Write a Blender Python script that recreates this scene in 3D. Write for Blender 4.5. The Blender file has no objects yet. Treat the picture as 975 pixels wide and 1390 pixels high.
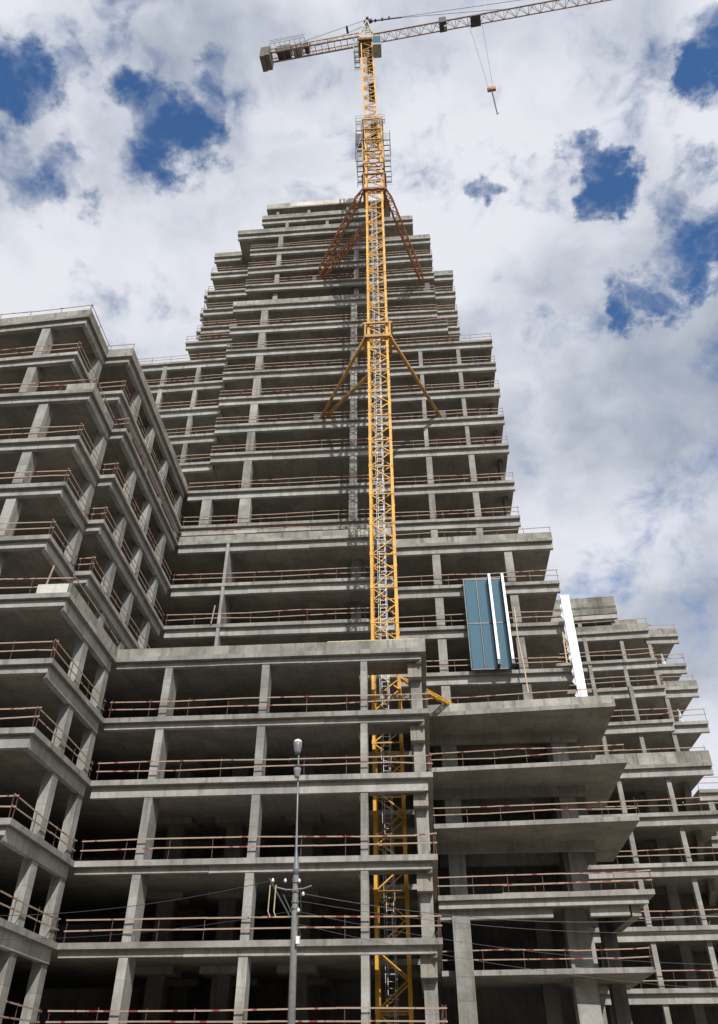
import bpy, math, random
from mathutils import Vector, Matrix
random.seed(7)
S = bpy.context.scene
COL = S.collection

# ------------------------------------------------------------------ camera
R = ((0.99722611, -0.04748696, -0.05731565),
     (0.07441772, 0.62111517, 0.78017816),
     (-0.00144867, -0.78227932, 0.62292613))      # rows: world x, y, z in camera (right, down, forward)
cam_d = bpy.data.cameras.new('camera'); cam = bpy.data.objects.new('camera', cam_d); COL.objects.link(cam)
m = Matrix.Identity(4)
for i in range(3):
    m[i][0] = R[i][0]; m[i][1] = -R[i][1]; m[i][2] = -R[i][2]
cam.matrix_world = m
cam_d.sensor_fit = 'HORIZONTAL'; cam_d.sensor_width = 36.0
cam_d.lens = 36.0 * 1075.0 / 975.0
cam_d.shift_y = -45.0 / 975.0
cam_d.clip_start = 0.1; cam_d.clip_end = 6000
S.camera = cam

def ray(x, y):
    c = (x - 487.5, y - 650.0, 1075.0)
    return Vector([sum(R[i][k] * c[k] for k in range(3)) for i in range(3)]).normalized()

# ------------------------------------------------------------------ light
SUN = Vector((-0.348, 1.0, -0.853)).normalized()
sd = bpy.data.lights.new('sun', 'SUN'); sd.energy = 5.0; sd.angle = math.radians(0.55); sd.color = (1.0, 0.972, 0.925)
so = bpy.data.objects.new('sun', sd); COL.objects.link(so)
so.rotation_euler = SUN.to_track_quat('-Z', 'Y').to_euler(); so.location = (20, -40, 60)

S.view_settings.view_transform = 'Standard'; S.view_settings.look = 'None'
S.view_settings.exposure = -0.16
S.cycles.diffuse_bounces = 2; S.cycles.max_bounces = 6; S.view_settings.gamma = 1.0

W = bpy.data.worlds.new('World'); S.world = W; W.use_nodes = True
nt = W.node_tree; nt.nodes.clear()
class G:
    def __init__(s, nt): s.nt = nt
    def n(s, t, **k):
        nd = s.nt.nodes.new(t)
        for a, v in k.items(): setattr(nd, a, v)
        return nd
    def link(s, a, b): s.nt.links.new(a, b)
    def put(s, sock, v):
        if isinstance(v, (int, float)): sock.default_value = v
        elif isinstance(v, (tuple, list)): sock.default_value = v
        else: s.link(v, sock)
    def math(s, op, a, b=0.0, c=None, clamp=False):
        nd = s.n('ShaderNodeMath', operation=op, use_clamp=clamp)
        s.put(nd.inputs[0], a); s.put(nd.inputs[1], b)
        if c is not None: s.put(nd.inputs[2], c)
        return nd.outputs[0]
    def noise(s, vec, scale, detail=4, rough=0.55, dist=0.0):
        nd = s.n('ShaderNodeTexNoise'); s.link(vec, nd.inputs['Vector'])
        nd.inputs['Scale'].default_value = scale; nd.inputs['Detail'].default_value = detail
        nd.inputs['Roughness'].default_value = rough; nd.inputs['Distortion'].default_value = dist
        return nd.outputs['Fac']
    def rng(s, v, a, b, c=0.0, d=1.0, smooth=True):
        nd = s.n('ShaderNodeMapRange'); nd.interpolation_type = 'SMOOTHSTEP' if smooth else 'LINEAR'
        s.put(nd.inputs[0], v)
        for i, q in enumerate((a, b, c, d)): nd.inputs[i + 1].default_value = q
        return nd.outputs[0]
    def mix(s, f, a, b, blend='MIX'):
        nd = s.n('ShaderNodeMix', data_type='RGBA', blend_type=blend)
        s.put(nd.inputs[0], f); s.put(nd.inputs[6], a); s.put(nd.inputs[7], b)
        return nd.outputs[2]
    def vmath(s, op, a, b=None):
        nd = s.n('ShaderNodeVectorMath', operation=op); s.put(nd.inputs[0], a)
        if b is not None: s.put(nd.inputs[1], b)
        return nd
g = G(nt)
sky = g.n('ShaderNodeTexSky', sky_type='NISHITA'); sky.sun_disc = False
sky.sun_elevation = math.radians(38.9); sky.sun_rotation = math.atan2(0.348, -1.0)
sky.air_density = 1.25; sky.dust_density = 0.2; sky.ozone_density = 2.6
tc = g.n('ShaderNodeTexCoord')
sep = g.n('ShaderNodeSeparateXYZ'); g.link(tc.outputs['Generated'], sep.inputs[0])
den = g.math('MAXIMUM', g.math('ADD', sep.outputs[2], 0.16), 0.06)
comb = g.n('ShaderNodeCombineXYZ')
g.link(g.math('DIVIDE', sep.outputs[0], den), comb.inputs[0]); g.link(g.math('DIVIDE', sep.outputs[1], den), comb.inputs[1])
P = comb.outputs[0]
DN = g.vmath('MULTIPLY', tc.outputs['Generated'], (1.0, 1.0, 1.25)).outputs[0]
warp = g.n('ShaderNodeTexNoise'); g.link(DN, warp.inputs['Vector']); warp.inputs['Scale'].default_value = 9.0; warp.inputs['Detail'].default_value = 3
P2 = g.vmath('ADD', DN, g.vmath('MULTIPLY', g.vmath('SUBTRACT', warp.outputs['Color'], (0.5, 0.5, 0.5)).outputs[0], (0.075, 0.075, 0.075)).outputs[0]).outputs[0]
big = g.noise(g.vmath('ADD', P2, (3.1, 7.4, 1.7)).outputs[0], 2.2, 3, 0.5, 0.0)
fine = g.noise(P2, 9.0, 9, 0.57, 0.0)
wisp = g.noise(P2, 30.0, 8, 0.64, 0.0)
# gaps between the clouds (direction, angular radius in pixels of the photograph, strength)
GAPS = [(8, 105, 48, 1.0), (10, 20, 55, .5), (80, 85, 34, .55), (225, 182, 58, 1.05), (195, 165, 40, .7), (262, 172, 40, .8), (282, 128, 28, .7), (300, 108, 26, .6),
        (130, 168, 42, .5), (95, 244, 46, .95), (70, 262, 36, .8), (28, 262, 38, .8), (4, 215, 42, .85), (190, 222, 36, .7), (245, 242, 26, .5), (150, 15, 60, .35),
        (340, 105, 50, .35), (410, 15, 60, .35),
        (797, 212, 32, .95), (820, 236, 36, 1.0), (825, 262, 28, .8), (730, 242, 34, .5), (655, 248, 26, .75), (905, 278, 38, .8), (880, 262, 32, .6), (945, 232, 30, .65),
        (962, 330, 40, .95), (945, 368, 36, .95), (918, 350, 34, .75), (965, 290, 36, .6), (888, 404, 28, .8), (843, 425, 28, .8), (760, 440, 42, .4), (968, 85, 36, .9), (955, 62, 30, .6), (972, 112, 30, .6),
        (968, 470, 40, .5)]
rag = g.n('ShaderNodeTexNoise'); g.link(DN, rag.inputs['Vector']); rag.inputs['Scale'].default_value = 13.0; rag.inputs['Detail'].default_value = 7; rag.inputs['Roughness'].default_value = 0.62
RD = g.vmath('NORMALIZE', g.vmath('ADD', tc.outputs['Generated'], g.vmath('MULTIPLY', g.vmath('SUBTRACT', rag.outputs['Color'], (0.5, 0.5, 0.5)).outputs[0], (0.17, 0.17, 0.17)).outputs[0]).outputs[0]).outputs[0]
tot = None
for (px, py, rad, st) in GAPS:
    d = ray(px, py)
    dot = g.vmath('DOT_PRODUCT', RD, tuple(d)).outputs['Value']
    ang = rad * 1.52 / 1150.0
    v = g.rng(dot, math.cos(ang), 1.0, 0.0, st)
    tot = v if tot is None else g.math('SMOOTH_MAX', tot, v, 0.25)
tot = g.math('MINIMUM', tot, 1.1)
dens = g.math('ADD', g.math('MULTIPLY', fine, 2.5), g.math('MULTIPLY', big, 0.9))
dens = g.math('ADD', dens, g.math('MULTIPLY', wisp, 1.15))
cov = g.rng(g.math('SUBTRACT', dens, g.math('MULTIPLY', tot, 1.04)), 1.10, 2.08)
# cloud body: white tops, soft blue-grey bases
shade_n = g.noise(P2, 4.2, 7, 0.52, 0.0)
gdot = g.vmath('DOT_PRODUCT', tc.outputs['Generated'], tuple(ray(900, 640))).outputs['Value']
gmask = g.rng(gdot, math.cos(0.44), math.cos(0.10), 0.0, 0.27)
gdot2 = g.vmath('DOT_PRODUCT', tc.outputs['Generated'], tuple(ray(130, 150))).outputs["Value"]
gmask = g.math('ADD', gmask, g.rng(gdot2, math.cos(0.30), 1.0, 0.0, 0.10))
sn = g.math('ADD', g.math('MULTIPLY', g.math('SUBTRACT', shade_n, 0.5), 1.5), g.math('MULTIPLY', g.math('SUBTRACT', wisp, 0.5), 0.14))
grey = g.rng(g.math('ADD', g.math('ADD', sn, 0.5), gmask), 0.43, 1.0)
ccol = g.mix(grey, (0.86, 0.88, 0.945, 1), (0.37, 0.425, 0.53, 1))
bgs = g.n('ShaderNodeBackground'); g.link(g.mix(1.0, sky.outputs[0], (0.62, 0.90, 1.18, 1), 'MULTIPLY'), bgs.inputs[0]); bgs.inputs[1].default_value = 0.125
bgc = g.n('ShaderNodeBackground'); g.link(ccol, bgc.inputs[0]); bgc.inputs[1].default_value = 1.04
mx = g.n('ShaderNodeMixShader'); g.link(cov, mx.inputs[0]); g.link(bgs.outputs[0], mx.inputs[1]); g.link(bgc.outputs[0], mx.inputs[2])
out = g.n('ShaderNodeOutputWorld'); g.link(mx.outputs[0], out.inputs[0])

# ------------------------------------------------------------------ materials
def mat(name):
    mt = bpy.data.materials.new(name); mt.use_nodes = True
    g = G(mt.node_tree); bs = mt.node_tree.nodes['Principled BSDF']
    return mt, g, bs
def plain(name, col, rough=0.6, metal=0.0, var=0.15, scale=3.0):
    mt, g, b = mat(name)
    geo = g.n('ShaderNodeNewGeometry'); nz = g.noise(geo.outputs['Position'], scale, 5)
    f = g.rng(nz, 0.3, 0.7, 1 - var, 1 + var, False)
    mul = g.n('ShaderNodeVectorMath', operation='SCALE'); mul.inputs[0].default_value = col[:3]; g.link(f, mul.inputs['Scale'])
    g.link(mul.outputs[0], b.inputs['Base Color']); b.inputs['Roughness'].default_value = rough; b.inputs['Metallic'].default_value = metal
    return mt
def concrete(name, a, bcol, boards=None, stain=0.5, tint=0.12):
    mt, g, b = mat(name)
    geo = g.n('ShaderNodeNewGeometry'); pos = geo.outputs['Position']
    oi = g.n('ShaderNodeObjectInfo')
    off = g.vmath('ADD', pos, None); rv = g.n('ShaderNodeCombineXYZ')
    g.link(g.math('MULTIPLY', oi.outputs['Random'], 37.0), rv.inputs[0]); g.link(g.math('MULTIPLY', oi.outputs['Random'], 91.0), rv.inputs[1])
    g.link(rv.outputs[0], off.inputs[1]); p = off.outputs[0]
    n1 = g.noise(p, 0.45, 7, 0.62, 0.3)
    n2 = g.noise(p, 7.0, 6, 0.65)
    st = g.vmath('MULTIPLY', p, (2.6, 2.6, 0.22)).outputs[0]
    n3 = g.noise(st, 1.0, 5, 0.6)
    c = g.mix(g.rng(n1, 0.34, 0.66), a, bcol)
    dark = g.rng(n3, 0.49, 0.70, 0.0, stain)
    c = g.mix(dark, c, (bcol[0] * 0.62, bcol[1] * 0.60, bcol[2] * 0.57, 1))
    f = g.rng(n2, 0.25, 0.75, 0.86, 1.14, False)
    tnt = g.math('MULTIPLY', f, g.rng(oi.outputs['Random'], 0.0, 1.0, 1 - tint, 1 + tint, False))
    if boards == 'lifts':
        sx = g.n('ShaderNodeSeparateXYZ'); g.link(p, sx.inputs[0])
        w1 = g.math('PINGPONG', g.math('ADD', sx.outputs[2], g.math('MULTIPLY', oi.outputs['Random'], 3.0)), 0.62)
        line = g.rng(w1, 0.0, 0.03, 1.0, 0.0)
        c = g.mix(g.math('MULTIPLY', line, 0.45), c, (bcol[0] * .5, bcol[1] * .5, bcol[2] * .5, 1))
        step = g.n('ShaderNodeTexWhiteNoise', noise_dimensions='1D'); g.link(g.math('FLOOR', g.math('DIVIDE', g.math('ADD', sx.outputs[2], g.math('MULTIPLY', oi.outputs['Random'], 3.0)), 1.24)), step.inputs['W'])
        tnt = g.math('MULTIPLY', tnt, g.rng(step.outputs['Value'], 0, 1, 0.86, 1.12, False))
    elif boards:
        bt = g.n('ShaderNodeTexBrick'); bt.offset = 0.0
        sx = g.n('ShaderNodeSeparateXYZ'); g.link(pos, sx.inputs[0]); cb = g.n('ShaderNodeCombineXYZ')
        if boards == 'soffit':
            g.link(sx.outputs[0], cb.inputs[0]); g.link(sx.outputs[1], cb.inputs[1]); w, h, k = 1.22, 2.44, 0.030
        else:
            g.link(g.math('ADD', sx.outputs[0], sx.outputs[1]), cb.inputs[0]); g.link(sx.outputs[2], cb.inputs[1]); w, h, k = 1.2, 3.0, 0.02
        g.link(cb.outputs[0], bt.inputs['Vector']); bt.inputs['Scale'].default_value = 1.0
        bt.inputs['Brick Width'].default_value = w; bt.inputs['Row Height'].default_value = h; bt.inputs['Mortar Size'].default_value = k
        bt.inputs['Color1'].default_value = (.95, .95, .95, 1); bt.inputs['Color2'].default_value = (1.06, 1.05, 1.03, 1); bt.inputs['Mortar'].default_value = (.80, .79, .77, 1)
        c = g.mix(1.0, c, bt.outputs['Color'], 'MULTIPLY')
    sc = g.n('ShaderNodeVectorMath', operation='SCALE'); g.link(c, sc.inputs[0]); g.link(tnt, sc.inputs['Scale'])
    g.link(sc.outputs[0], b.inputs['Base Color']); b.inputs['Roughness'].default_value = 0.92
    b.inputs['Specular IOR Level'].default_value = 0.2
    bp = g.n('ShaderNodeBump'); bp.inputs['Strength'].default_value = 0.35; bp.inputs['Distance'].default_value = 0.03
    g.link(g.math('ADD', n2, n1), bp.inputs['Height']); g.link(bp.outputs[0], b.inputs['Normal'])
    return mt
M = {}
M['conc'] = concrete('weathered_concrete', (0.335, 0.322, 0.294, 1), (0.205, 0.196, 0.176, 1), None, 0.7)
M['beam'] = concrete('beam_concrete', (0.385, 0.373, 0.345, 1), (0.265, 0.256, 0.234, 1), None, 0.5, 0.10)
M['col'] = concrete('column_concrete', (0.335, 0.326, 0.302, 1), (0.215, 0.208, 0.19, 1), 'lifts', 0.6, 0.12)
M['par'] = concrete('parapet_concrete', (0.35, 0.335, 0.295, 1), (0.19, 0.183, 0.16, 1), 'wall', 0.7, 0.22)
M['parlight'] = concrete('pale_parapet_concrete', (0.56, 0.55, 0.49, 1), (0.47, 0.455, 0.405, 1), 'wall', 0.3, 0.08)
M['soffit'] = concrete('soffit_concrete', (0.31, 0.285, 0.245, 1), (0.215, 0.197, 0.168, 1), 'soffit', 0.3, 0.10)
M['wall'] = concrete('darkened_interior_concrete', (0.19, 0.18, 0.163, 1), (0.13, 0.123, 0.11, 1), 'wall', 0.5)  # darker copy of the concrete: interior shade put into walls and inner columns
# wooden guard rail painted red in places
mt, g, b = mat('striped_rail_wood')
geo = g.n('ShaderNodeNewGeometry'); sp = g.n('ShaderNodeSeparateXYZ'); g.link(geo.outputs['Position'], sp.inputs[0])
oi = g.n('ShaderNodeObjectInfo')
u = g.math('ADD', g.math('ADD', sp.outputs[0], sp.outputs[1]), g.math('MULTIPLY', oi.outputs['Random'], 53.0))
cv = g.n('ShaderNodeCombineXYZ'); g.link(u, cv.inputs[0])
band = g.math('ADD', g.noise(cv.outputs[0], 1.5, 2), g.math('MULTIPLY', g.noise(cv.outputs[0], 0.13, 1), 0.5))
red = g.rng(band, 0.83, 0.86)
wood = g.mix(g.noise(geo.outputs['Position'], 2.0, 4), (0.23, 0.15, 0.105, 1), (0.40, 0.31, 0.225, 1))
g.link(g.mix(red, wood, (0.20, 0.030, 0.030, 1)), b.inputs['Base Color']); b.inputs['Roughness'].default_value = 0.7
M['rail'] = mt
M['post'] = plain('rail_post_steel', (0.10, 0.05, 0.04), 0.6, 0.2)
M['yellow'] = plain('crane_yellow_paint', (0.60, 0.305, 0.024), 0.5, 0.0, 0.32, 0.9)
M['jib'] = plain('jib_grey_paint', (0.42, 0.40, 0.34), 0.5, 0.1, 0.2)
M['jibred'] = plain('jib_red_chord', (0.24, 0.15, 0.12), 0.5, 0.1, 0.2)
M['galv'] = plain('galvanised_steel', (0.52, 0.53, 0.54), 0.45, 0.3, 0.2)
M['rust'] = plain('rusty_steel', (0.27, 0.11, 0.045), 0.85, 0.0, 0.4, 1.5)
M['ochre'] = plain('ochre_strut_paint', (0.40, 0.21, 0.05), 0.6, 0.0, 0.35, 1.2)
M['dark'] = plain('dark_machinery', (0.045, 0.045, 0.05), 0.6, 0.1, 0.3)
M['grey'] = plain('grey_machinery', (0.25, 0.26, 0.25), 0.6, 0.1, 0.3)
M['ballast'] = plain('ballast_concrete', (0.13, 0.118, 0.095), 0.9, 0.0, 0.2)
M['rope'] = plain('wire_rope', (0.10, 0.10, 0.105), 0.6, 0.2)
M['cable'] = plain('black_cable', (0.045, 0.045, 0.045), 0.6)
M['white'] = plain('white_cladding', (0.86, 0.86, 0.86), 0.35, 0.0, 0.03)
M['alu'] = plain('dark_aluminium', (0.07, 0.075, 0.08), 0.4, 0.3)
M['pole'] = plain('pole_concrete', (0.165, 0.165, 0.16), 0.9, 0.0, 0.2, 5.0)
M['polesteel'] = plain('pole_grey_steel', (0.20, 0.21, 0.22), 0.5, 0.3)
M['lens'] = plain('lamp_lens_glass', (0.70, 0.70, 0.66), 0.25)
M['porcelain'] = plain('porcelain', (0.75, 0.74, 0.70), 0.3)
M['orange'] = plain('hook_orange', (0.30, 0.13, 0.03), 0.5)
M['timber'] = plain('pale_timber', (0.55, 0.43, 0.26), 0.8, 0.0, 0.25)
M['film'] = plain('white_plastic_film', (0.52, 0.54, 0.57), 0.4)
mt, g, b = mat('blue_facade_glass')
b.inputs['Base Color'].default_value = (0.075, 0.155, 0.205, 1); b.inputs['Roughness'].default_value = 0.12
b.inputs['Specular IOR Level'].default_value = 0.8; b.inputs['Metallic'].default_value = 0.25
M['glass'] = mt
mt, g, b = mat('asphalt')
geo = g.n('ShaderNodeNewGeometry')
g.link(g.mix(g.noise(geo.outputs['Position'], 3, 8), (0.035, 0.035, 0.037, 1), (0.075, 0.073, 0.07, 1)), b.inputs['Base Color']); b.inputs['Roughness'].default_value = 0.95
M['asphalt'] = mt
mt, g, b = mat('dry_soil')
geo = g.n('ShaderNodeNewGeometry')
g.link(g.mix(g.noise(geo.outputs['Position'], 0.4, 8), (0.17, 0.145, 0.11, 1), (0.27, 0.235, 0.185, 1)), b.inputs['Base Color']); b.inputs['Roughness'].default_value = 0.95
M['soil'] = mt
M['paving'] = plain('grey_paving', (0.20, 0.195, 0.18), 0.9, 0.0, 0.2, 2.0)
M['roadpaint'] = plain('road_paint', (0.70, 0.70, 0.68), 0.8)

# ------------------------------------------------------------------ mesh helpers
class MB:
    def __init__(s): s.v = []; s.f = []; s.mi = []
    def add(s, vs, fs, k=0):
        o = len(s.v); s.v += [tuple(p) for p in vs]
        for f in fs: s.f.append([o + i for i in f]); s.mi.append(k)
        return s
    def hexa(s, p, k=0):     # p: 4 bottom (ccw from above) + 4 top
        return s.add(p, [(3, 2, 1, 0), (4, 5, 6, 7), (0, 1, 5, 4), (1, 2, 6, 5), (2, 3, 7, 6), (3, 0, 4, 7)], k)
    def box(s, x0, y0, z0, x1, y1, z1, k=0):
        return s.hexa([(x0, y0, z0), (x1, y0, z0), (x1, y1, z0), (x0, y1, z0), (x0, y0, z1), (x1, y0, z1), (x1, y1, z1), (x0, y1, z1)], k)
    def bar(s, a, b, w, h=None, k=0, up=Vector((0, 0, 1))):
        a = Vector(a); b = Vector(b); h = h or w; d = (b - a)
        if d.length < 1e-6: return s
        d.normalize()
        if abs(d.dot(up)) > 0.98: up = Vector((0, 1, 0))
        x = d.cross(up).normalized() * (w / 2); y = x.cross(d).normalized() * (h / 2)
        s.add([a - x - y, a + x - y, a + x + y, a - x + y, b - x - y, b + x - y, b + x + y, b - x + y],
              [(0, 1, 2, 3), (7, 6, 5, 4), (4, 5, 1, 0), (5, 6, 2, 1), (6, 7, 3, 2), (7, 4, 0, 3)], k)
        return s
    def tube(s, pts, r, n=8, k=0, cap=True):
        if not isinstance(r, (list, tuple)): r = [r] * len(pts)
        pts = [Vector(p) for p in pts]; rings = []; o = len(s.v); up = Vector((0.013, 0.021, 1)).normalized()
        for i, p in enumerate(pts):
            d = (pts[min(i + 1, len(pts) - 1)] - pts[max(i - 1, 0)]).normalized()
            q = Vector((0.3, 1, 0.1)).normalized() if abs(d.dot(up)) > 0.97 else up
            x = d.cross(q).normalized(); y = d.cross(x)
            for j in range(n):
                t = 2 * math.pi * j / n; s.v.append(tuple(p + (x * math.cos(t) + y * math.sin(t)) * r[i]))
        for i in range(len(pts) - 1):
            for j in range(n):
                a = o + i * n + j; b2 = o + i * n + (j + 1) % n
                s.f.append([a, b2, b2 + n, a + n]); s.mi.append(k)
        if cap:
            s.f.append([o + j for j in range(n)][::-1]); s.mi.append(k)
            s.f.append([o + (len(pts) - 1) * n + j for j in range(n)]); s.mi.append(k)
        return s
    def build(s, name, mats, parent=None, smooth=False):
        me = bpy.data.meshes.new(name); me.from_pydata(s.v, [], s.f)
        if not isinstance(mats, (list, tuple)): mats = [mats]
        for q in mats: me.materials.append(q)
        me.polygons.foreach_set('material_index', s.mi)
        if smooth: me.polygons.foreach_set('use_smooth', [True] * len(s.f))
        me.update()
        o = bpy.data.objects.new(name, me); COL.objects.link(o)
        if parent: o.parent = parent
        return o
def thing(name, label, cat, group=None, loc=(0, 0, 0)):
    o = bpy.data.objects.new(name, None); COL.objects.link(o); o['label'] = label; o['category'] = cat
    if group: o['group'] = group
    o.location = loc
    return o
def tag(o, label, cat, group=None):
    o['label'] = label; o['category'] = cat
    if group: o['group'] = group
    return o

# ------------------------------------------------------------------ building system
SL = 0.28          # slab thickness; every floor level z below is the underside of the slab
PAR = 0.55         # parapet above slab
Z = [-1.6, 2.4, 6.22, 9.98, 14.15, 17.75, 21.6, 25.45, 29.3, 33.0, 37.15, 41.0, 45.0, 49.5, 53.25, 57.05, 60.8, 64.3, 68.05, 71.84, 75.6, 79.4, 83.2, 87.0, 90.8, 94.6]

def offs(pts, d):
    """open polyline moved d to its left (towards the inside of the floor)"""
    n = len(pts); out = []
    nr = []
    for i in range(n - 1):
        t = Vector((pts[i + 1][0] - pts[i][0], pts[i + 1][1] - pts[i][1])).normalized(); nr.append(Vector((-t.y, t.x)))
    for i in range(n):
        p = Vector(pts[i])
        if i == 0: q = p + nr[0] * d
        elif i == n - 1: q = p + nr[-1] * d
        else:
            a, b = nr[i - 1], nr[i]; k = 1 + a.dot(b); q = p + (a + b) * (d / k)
        out.append(q)
    return out
def ribbon(mb, p, q, z0, z1, k=0):   # p outer edge, q inner edge (2 points each)
    mb.hexa([(p[0][0], p[0][1], z0), (p[1][0], p[1][1], z0), (q[1][0], q[1][1], z0), (q[0][0], q[0][1], z0),
             (p[0][0], p[0][1], z1), (p[1][0], p[1][1], z1), (q[1][0], q[1][1], z1), (q[0][0], q[0][1], z1)], k)

def slab(block, z, poly, holes=None, th=SL):
    mb = MB()
    if holes:     # rectangle plan with one rectangular opening
        x0, y0, x1, y1 = poly; a, b, c, d = holes
        for (p, q, r, s) in ((x0, y0, x1, b), (x0, d, x1, y1), (x0, b, a, d), (c, b, x1, d)):
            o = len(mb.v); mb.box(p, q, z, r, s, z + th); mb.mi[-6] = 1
    else:
        n = len(poly); vs = [(p[0], p[1], z) for p in poly] + [(p[0], p[1], z + th) for p in poly]
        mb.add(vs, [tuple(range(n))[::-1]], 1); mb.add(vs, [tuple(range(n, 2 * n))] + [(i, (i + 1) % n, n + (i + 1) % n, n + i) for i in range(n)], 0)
    return mb.build('floor_slab', [M['conc'], M['soffit']], block)

def rails(block, p, q, zt, mode='r', inset=0.12):
    """guard rail along the edge p-q standing on zt"""
    p = Vector((p[0], p[1], 0)); q = Vector((q[0], q[1], 0)); L = (q - p).length
    if L < 0.5: return
    t = (q - p) / L; nrm = Vector((-t.y, t.x, 0)); a = p + nrm * inset
    n = max(1, round(L / 2.3)); hs = (1.0, 0.55) if mode == 'r' else (0.50,)
    far = (p.y + q.y) / 2 > 54.9
    root = None
    for h in hs:
        mb = MB(); x = -0.02; z_prev = h + random.uniform(-.03, .03)
        while x < L - 0.05:
            ln = random.choice((3.2, 4.0, 4.6, 6.0)); e = min(L + 0.02, x + ln)
            if L - e < 0.8: e = L + 0.02
            z1 = h + random.uniform(-.085, .07); ov = 0.08 if e < L else 0
            jig = random.uniform(0, .012)
            A = a + t * x - nrm * jig; B = a + t * (e + ov) - nrm * jig
            mb.bar(A + Vector((0, 0, zt + z_prev)), B + Vector((0, 0, zt + z1)), 0.03, 0.065)
            z_prev = z1 + random.uniform(-.02, .02); x = e
        if root is None: root = mb.build('guard_rail', M['rail'], block)
        else: mb.build('lower_rail', M['rail'], root)
    mb = MB()
    for i in range(n + 1):
        c = a + t * (0.06 + (L - 0.12) * i / n) + nrm * 0.05
        lean = Vector((random.uniform(-.03, .03), random.uniform(-.03, .03), 0))
        mb.tube([c + Vector((0, 0, zt - 0.02)), c + lean + Vector((0, 0, zt + hs[0] + random.uniform(0.02, 0.16)))], 0.022, 5)
        if not far: mb.build('rail_post', M['post'], root); mb = MB()
    if far: mb.build('rail_post', M['post'], root)['kind'] = 'stuff'
    return root

def parapet(block, p, q, z, h=PAR, m='par', lens=(3.0, 5.2, 6.5, 8.0), th=0.18, inset=0.0):
    p = Vector((p[0], p[1])); q = Vector((q[0], q[1])); L = (q - p).length; t = (q - p) / L; nr = Vector((-t.y, t.x))
    x = 0.0
    while x < L - 0.01:
        e = min(L, x + random.choice(lens))
        if L - e < 1.2: e = L
        g0 = 0.004; a = p + t * (x + (g0 if x > 0 else 0)) + nr * inset; b = p + t * (e - (g0 if e < L else 0)) + nr * inset
        mb = MB(); ribbon(mb, (a, b), (a + nr * th, b + nr * th), z + SL - 0.01, z + SL + h + random.uniform(-.012, .012))
        mb.build('parapet', M[m], block); x = e

def beam_run(block, a, b, c, d, z, dep):
    """edge beam cast in lengths with slightly uneven faces; a-b outer edge, c-d inner edge"""
    L = (b - a).length; n = max(1, round(L / 6.2)); t0 = 0.0
    nrm = (c - a); nrm = Vector((-(b - a).y, (b - a).x)).normalized()
    for i in range(n):
        t1 = 1.0 if i == n - 1 else (i + 1 + random.uniform(-.18, .18)) / n
        j = random.uniform(-.012, .012); dz = random.uniform(-.02, .02); gp = 0.006 / max(L, 1)
        u0 = t0 + (gp if i else 0); u1 = t1 - (gp if i < n - 1 else 0)
        mb = MB(); ribbon(mb, (a.lerp(b, u0) + nrm * j, a.lerp(b, u1) + nrm * j), (c.lerp(d, u0), c.lerp(d, u1)), z - dep + dz, z + 0.02)
        mb.build('edge_beam', M['beam'], block); t0 = t1

def edge_floor(block, z, line, back, modes=None, beam=True, bdep=0.6, setb=0.3, pm='par', ph=PAR):
    """slab with outline line + back points; one edge beam, rail or parapet per exposed edge"""
    slab(block, z, [tuple(p) for p in line] + [tuple(p) for p in back])
    o1 = offs(line, setb); o2 = offs(line, setb + 0.32); n = len(line) - 1
    if modes is None: modes = ['r'] * n
    if isinstance(modes, str): modes = [modes] * n
    for i in range(n):
        if beam:
            beam_run(block, o1[i], o1[i + 1], o2[i], o2[i + 1], z, bdep[i] if isinstance(bdep, list) else bdep)
        md = modes[i]
        if 'p' in md: parapet(block, line[i], line[i + 1], z, ph, pm, inset=0.003)
        if md == 'r': rails(block, line[i], line[i + 1], z + SL)
        if md == 'pr': rails(block, line[i], line[i + 1], z + SL + ph, 's', 0.05)

def column(block, x0, y0, x1, y1, z0, z1, m='col'):
    j = random.uniform(-.01, .01)
    mb = MB(); mb.box(x0 + j, y0, z0 + SL - 0.01, x1 + j, y1, z1 + 0.012)
    return mb.build('column', M[m], block)
def fcol(block, xc, w, yf, d, k, k2=None):
    column(block, xc - w / 2, yf, xc + w / 2, yf + d, Z[k], Z[k + 1] if k2 is None else k2)
def wall(block, x0, y0, x1, y1, z0, z1, name='core_wall'):
    mb = MB(); mb.box(x0, y0, z0, x1, y1, z1); return mb.build(name, M['wall'], block)

# ------------------------------------------------------------------ left stepped wing
GRP = 'wings of the unfinished concrete building'
L = thing('unfinished_wing', 'left wing of the concrete shell with a stepped corner, cut off by the left edge', 'building', GRP, (-25, 45, -1.6))
L.location = (0, 0, 0)
for k in range(1, 7):                                   # floors in front, out to x = -18.3
    line = [(-46, 35.9), (-18.3, 36.0), (-18.3, 44.0)]
    edge_floor(L, Z[k], line, [(-18.3, 44.9), (-18.32, 60), (-46, 60)], ['r', 'r'] if k < 6 else ['r', 'pr'], bdep=[0.62 if k == 4 else 0.40, 0.62], setb=0.24)
parapet(L, (-20.2, 35.98), (-18.49, 36.0), Z[6], PAR, 'parlight', (9,))
for k in range(7, 11):
    line = [(-46, 36.0), (-20.3, 35.95), (-20.3, 39.95), (-19.3, 39.93), (-19.3, 54.3)]
    edge_floor(L, Z[k], line, [(-19.3, 61), (-46, 61)], ['r'] * 4 if k < 10 else ['r', 'p', 'r', 'r'], bdep=[0.42, 0.56, 0.42, 0.56], setb=0.24)
parapet(L, (-22.2, 35.96), (-20.49, 35.95), Z[10], PAR, 'par', (9,))
rails(L, (-20.3, 36.1), (-20.3, 39.9), Z[10] + SL + PAR, 's', 0.05)
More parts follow.
